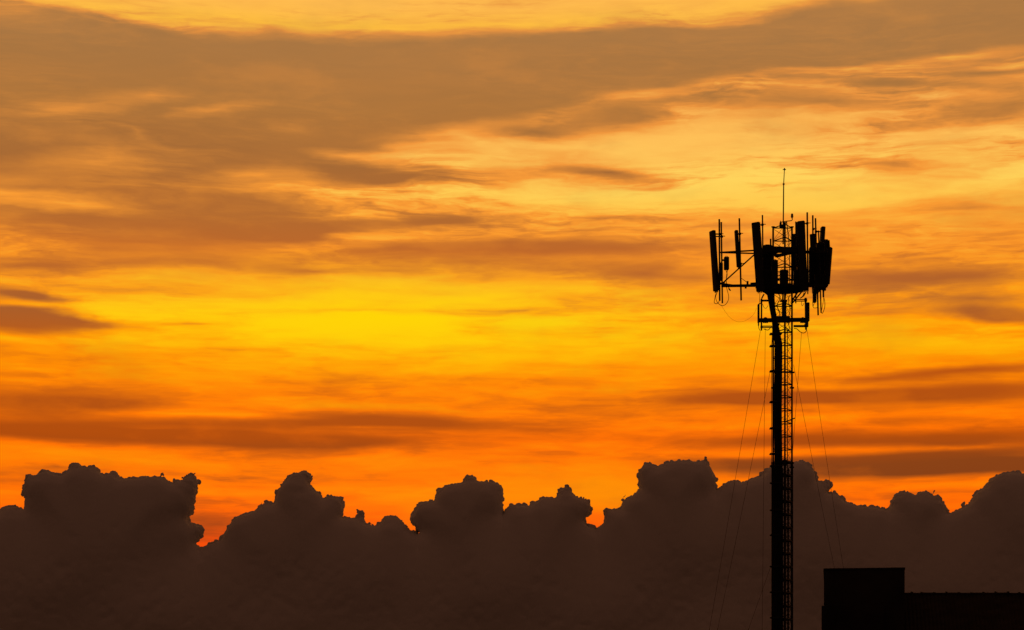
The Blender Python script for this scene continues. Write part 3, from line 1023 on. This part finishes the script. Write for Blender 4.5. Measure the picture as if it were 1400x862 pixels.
fine = [
    (280, 362, 340, 26, 0, -0.40), (200, 335, 260, 16, 0, -0.2), (640, 365, 260, 12, 0, -0.3), (430, 372, 160, 8, 0, -0.35), (150, 395, 160, 10, 0, -0.3), (270, 444, 130, 6, 1, -0.30), (310, 478, 120, 7, 0, -0.3), (640, 480, 220, 10, 0, -0.25), (470, 425, 200, 5, -1, -0.25), (700, 425, 140, 8, 0, -0.35), (880, 500, 200, 8, 0, -0.2),
    (750, 343, 380, 25, 0, -0.8), (560, 345, 200, 22, 0, -0.3), (900, 376, 190, 22, 0, -0.5), (1260, 378, 270, 26, 2, -0.75), (1120, 395, 160, 14, 0, -0.3),
    (440, 315, 200, 16, -6, -0.7), (600, 300, 110, 16, -4, -0.7), (390, 320, 120, 16, 0, -0.5), (555, 248, 170, 14, -2, -0.75), (500, 230, 150, 18, 0, -0.55),
    (830, 230, 110, 17, 6, -0.85), (860, 160, 100, 19, -3, -0.9), (740, 178, 120, 14, 0, -0.6), (1000, 140, 140, 10, 4, -0.4),
    (1150, 140, 130, 14, 3, -0.6), (1210, 112, 160, 12, 6, -0.6), (1340, 96, 130, 14, 3, -0.7), (1340, 150, 140, 16, 0, -0.45), (1240, 168, 200, 10, -2, -0.45),
    (1220, 226, 120, 12, 3, -0.45), (1100, 215, 120, 10, 6, -0.35), (1330, 285, 160, 16, 2, -0.35), (1000, 305, 300, 14, -2, -0.3), (850, 298, 200, 10, 0, -0.3),
    (30, 434, 185, 29, 0, -1.25), (130, 437, 70, 12, 0, -0.4), (40, 402, 120, 10, 4, -1.0), (200, 447, 110, 8, 2, -0.25), (60, 365, 220, 20, 0, -0.35),
    (70, 549, 270, 26, 0, -0.75), (160, 551, 120, 8, 1, -0.5), (70, 588, 330, 24, 0, -0.95), (330, 598, 300, 23, 2, -0.80), (540, 577, 240, 18, 2, -0.80), (380, 580, 200, 10, 0, -0.6), (430, 605, 260, 14, -1, -0.6), (260, 567, 170, 6, 1, 0.4), (480, 584, 120, 4, 0, 0.35),
    (1290, 541, 340, 24, -1, -0.85), (1010, 546, 160, 15, 0, -0.95), (1130, 545, 200, 12, 1, -0.7), (1330, 508, 240, 12, -2, -0.55), (1200, 518, 160, 10, 0, -0.3),
    (1290, 600, 330, 18, 0, -0.85), (1260, 631, 380, 27, 0, -0.95), (1300, 642, 300, 12, 0, -0.7), (1250, 615, 240, 6, 0, 0.4), (1090, 600, 160, 14, 0, -0.4), (1020, 632, 140, 14, 0, -0.6), (1370, 432, 170, 12, 4, -1.0), (1340, 412, 180, 14, 2, -0.4),
    (940, 600, 260, 14, 1, -0.3), (1270, 575, 140, 8, 0, -0.25), (1330, 628, 180, 6, 0, 0.2),
]
wisp = [
    # small lit wisps on the dark left
    (80, 150, 100, 15, -3, 0.5), (180, 132, 80, 14, -5, 0.5), (290, 152, 70, 11, -12, 0.5), (165, 187, 90, 6, 12, 0.30), (120, 225, 170, 24, -7, 0.45), (60, 275, 200, 13, 4, 0.6),
    (360, 240, 110, 16, 0, 0.6), (360, 262, 150, 12, 0, 0.4), (400, 172, 60, 12, 0, 0.3), (480, 204, 90, 7, 1, 0.6), (640, 178, 140, 14, -6, 0.5), (560, 212, 140, 18, -4, 0.4),
    (620, 210, 160, 22, -4, 0.35), (1300, 70, 130, 8, -3, 0.8), (1370, 88, 110, 6, 0, 0.5), (1180, 90, 140, 7, 0, 0.5), (880, 132, 60, 10, 0, 0.6), (960, 118, 120, 12, -5, 0.4),
    (540, 440, 110, 12, 0, 0.45), (740, 444, 60, 7, 0, 0.45), (1060, 245, 140, 10, -2, 0.35), (840, 268, 180, 12, 0, 0.4), (1110, 275, 110, 10, 0, 0.5), (480, 322, 110, 6, 0, 0.5), (500, 262, 130, 14, 0, 0.3),
    (20, 461, 150, 7, 0, 0.4), (50, 415, 110, 6, -2, 0.5), (170, 428, 60, 14, 0, 0.4), (210, 585, 130, 5, 0, 0.35), (1110, 555, 200, 7, 0, 0.3), (1150, 614, 170, 10, 0, 0.45), (1330, 660, 260, 12, 0, 0.3),
]
t = strokes(big, 0.49)
s1 = noise(st_v, 1.5, 5, 0.55)
s2 = noise(combine(mth('MULTIPLY_ADD', wu, 0.11, 9.0), mth('MULTIPLY_ADD', wv, 1.0, 4.0)), 4.5, 5, 0.55)
s3 = noise(combine(mth('MULTIPLY_ADD', wu, 0.16, 19.0), mth('MULTIPLY_ADD', wv, 1.0, 8.0)), 9.0, 4, 0.5)
t = mth('MINIMUM', mth('MAXIMUM', t, -0.12), 1.05)
t = strokes([(p, q, c * 1.2, d * 1.3, e, f * 1.25) for p, q, c, d, e, f in fine], t, True)
# streaks are strongest where the veil is half lit, faint inside the thick sheet
room = mth('MULTIPLY_ADD', smooth(t, -0.10, 0.50), 0.74, 0.26)
st = mth('ADD', mth('MULTIPLY', mth('SUBTRACT', s1, 0.5), 0.85), mth('ADD', mth('MULTIPLY', mth('SUBTRACT', s2, 0.5), 0.80), mth('MULTIPLY', mth('SUBTRACT', s3, 0.5), 0.50)))
# fibres: fine combed threads in the torn half of the veil
s5 = noise(combine(mth('MULTIPLY_ADD', wu, 0.11, 51.0), mth('MULTIPLY_ADD', wv, 1.0, 27.0)), 15.0, 3, 0.6)
s6 = noise(combine(mth('MULTIPLY_ADD', SU, 0.30, 5.0), mth('MULTIPLY_ADD', SV, 0.8, 61.0)), 1.3, 3, 0.5)
fib = mth('MULTIPLY', mth('MULTIPLY', mth('SUBTRACT', s5, 0.5), smooth(s6, 0.34, 0.60)), mth('MULTIPLY_ADD', calm, 1.75, -0.30))
t = strokes([(p, q, c * 1.05, d * 1.15, e, f * 0.95) for p, q, c, d, e, f in wisp], t)
t = mth('MULTIPLY_ADD', st, room, t)
t = mth('MULTIPLY_ADD', fib, room, t)
t = smooth(t, -0.28, 1.22)
t = mth('MINIMUM', mth('MAXIMUM', t, 0.0), 1.0)


def ramp(stops):
    n = nn('ShaderNodeValToRGB')
    cr = n.color_ramp
    pts = [((dome(700, y)[1] + 4.0) / 16.0, c) for y, c in stops]
    cr.elements[0].position = pts[0][0]; cr.elements[0].color = lin(pts[0][1])
    cr.elements[1].position = pts[-1][0]; cr.elements[1].color = lin(pts[-1][1])
    for p, c in pts[1:-1]:
        e = cr.elements.new(p); e.color = lin(c)
    ll(rv, n.inputs['Fac'])
    return n.outputs['Color']


rv = mth('DIVIDE', mth('ADD', wv, 4.0), 16.0)
dark = ramp([(-200, (120, 88, 60)), (0, (172, 120, 68)), (60, (167, 117, 66)), (150, (172, 115, 58)), (220, (165, 105, 52)), (300, (178, 105, 46)), (350, (190, 103, 40)), (430, (168, 94, 42)), (470, (186, 92, 24)), (500, (190, 85, 15)), (560, (178, 80, 14)), (600, (178, 76, 8)), (640, (138, 65, 20)), (700, (130, 60, 20)), (1000, (90, 45, 20))])
mid = ramp([(-200, (190, 125, 60)), (0, (232, 150, 65)), (100, (226, 142, 62)), (200, (242, 152, 60)), (300, (250, 154, 48)), (350, (248, 146, 38)), (400, (250, 150, 25)), (450, (255, 148, 4)), (500, (255, 140, 0)), (550, (255, 126, 0)), (600, (254, 111, 0)), (645, (255, 119, 0)), (700, (255, 104, 2)), (740, (248, 78, 4)), (1000, (180, 50, 10))])
bright = ramp([(-200, (235, 170, 80)), (0, (255, 186, 78)), (40, (255, 190, 62)), (150, (255, 185, 86)), (200, (255, 194, 88)), (245, (255, 212, 92)), (300, (255, 194, 66)), (350, (255, 172, 50)), (400, (255, 184, 30)), (440, (255, 204, 14)), (500, (255, 174, 0)), (560, (255, 156, 0)), (620, (255, 142, 0)), (680, (255, 140, 0)), (740, (255, 96, 0)), (1000, (200, 70, 10))])
c = mixc(mth('MULTIPLY', t, 2.0, clamp=True), dark, mid)
c = mixc(mth('MULTIPLY_ADD', t, 2.0, -1.0, clamp=True), c, bright)
# slow mottling of the whole veil
s4 = noise(combine(mth('MULTIPLY_ADD', SU, 0.35, 3.0), mth('MULTIPLY_ADD', SV, 1.0, 2.0)), 1.6, 5, 0.55)
c = mixc(mth('MULTIPLY', smooth(s4, 0.50, 0.80), 0.20), c, dark)
c = mixc(mth('MULTIPLY', smooth(s4, 0.50, 0.25), 0.22), c, mid)
# yellow core round the hidden sun
glow = strokes([(530, 436, 500, 92, 0, 1.0)], 0.0)
c = mixc(mth('MULTIPLY', mth('MULTIPLY', glow, t), 1.0, clamp=True), c, lin((255, 212, 0)))

# away from the sunset the overcast turns dull, and it dims towards the zenith
side = smooth(mth('ABSOLUTE', az), R(18), R(70))
high = smooth(el, R(22), R(50))
BACK = (0.073, 0.0290, 0.0160, 1.0)
c = mixc(mth('MAXIMUM', side, high), c, BACK)

sky = nn('ShaderNodeTexSky'); sky.sky_type = 'NISHITA'; sky.sun_disc = False
SUN_AZ = math.atan((500 - 700) / FOC)
SUN_EL = math.atan((HORIZON - 440) / FOC)
sky.sun_elevation = SUN_EL
sky.sun_rotation = SUN_AZ
bg_sky = nn('ShaderNodeBackground'); bg_sky.inputs['Strength'].default_value = 0.05
ll(sky.outputs[0], bg_sky.inputs['Color'])
bg_cl = nn('ShaderNodeBackground'); bg_cl.inputs['Strength'].default_value = 1.0
ll(c, bg_cl.inputs['Color'])
mx = nn('ShaderNodeMixShader'); mx.inputs[0].default_value = 0.998
ll(bg_sky.outputs[0], mx.inputs[1]); ll(bg_cl.outputs[0], mx.inputs[2])
outn = nn('ShaderNodeOutputWorld'); ll(mx.outputs[0], outn.inputs['Surface'])
world.cycles.sampling_method = 'MANUAL'
world.cycles.sample_map_resolution = 512

# ------------------------------------------------------------------ the sun behind the veil
sd = bpy.data.lights.new('sun', 'SUN')
sd.energy = 0.12
sd.angle = R(14)
sd.color = (1.0, 0.62, 0.25)
so = bpy.data.objects.new('sun', sd)
col.objects.link(so)
d = Vector((math.sin(SUN_AZ) * math.cos(SUN_EL), math.cos(SUN_AZ) * math.cos(SUN_EL), math.sin(SUN_EL)))
so.rotation_euler = (-d).to_track_quat('-Z', 'Y').to_euler()
so.location = (0, 0, 50)

# ------------------------------------------------------------------ camera
cd = bpy.data.cameras.new('camera')
cam = bpy.data.objects.new('camera', cd)
col.objects.link(cam)
cam.location = (0, 0, EYE)
cam.rotation_euler = (R(90), 0, 0)
cd.sensor_fit = 'HORIZONTAL'
cd.sensor_width = 36.0
cd.lens = FOC / 1400 * 36.0
cd.shift_y = (HORIZON - 431) / 1400
cd.clip_start = 0.5
cd.clip_end = 200000
scene.camera = cam

scene.view_settings.view_transform = 'Standard'
scene.view_settings.look = 'None'
scene.view_settings.exposure = 0
scene.view_settings.gamma = 1
scene.view_settings.use_curve_mapping = False
scene.cycles.max_bounces = 4
scene.cycles.diffuse_bounces = 2
scene.cycles.use_denoising = True
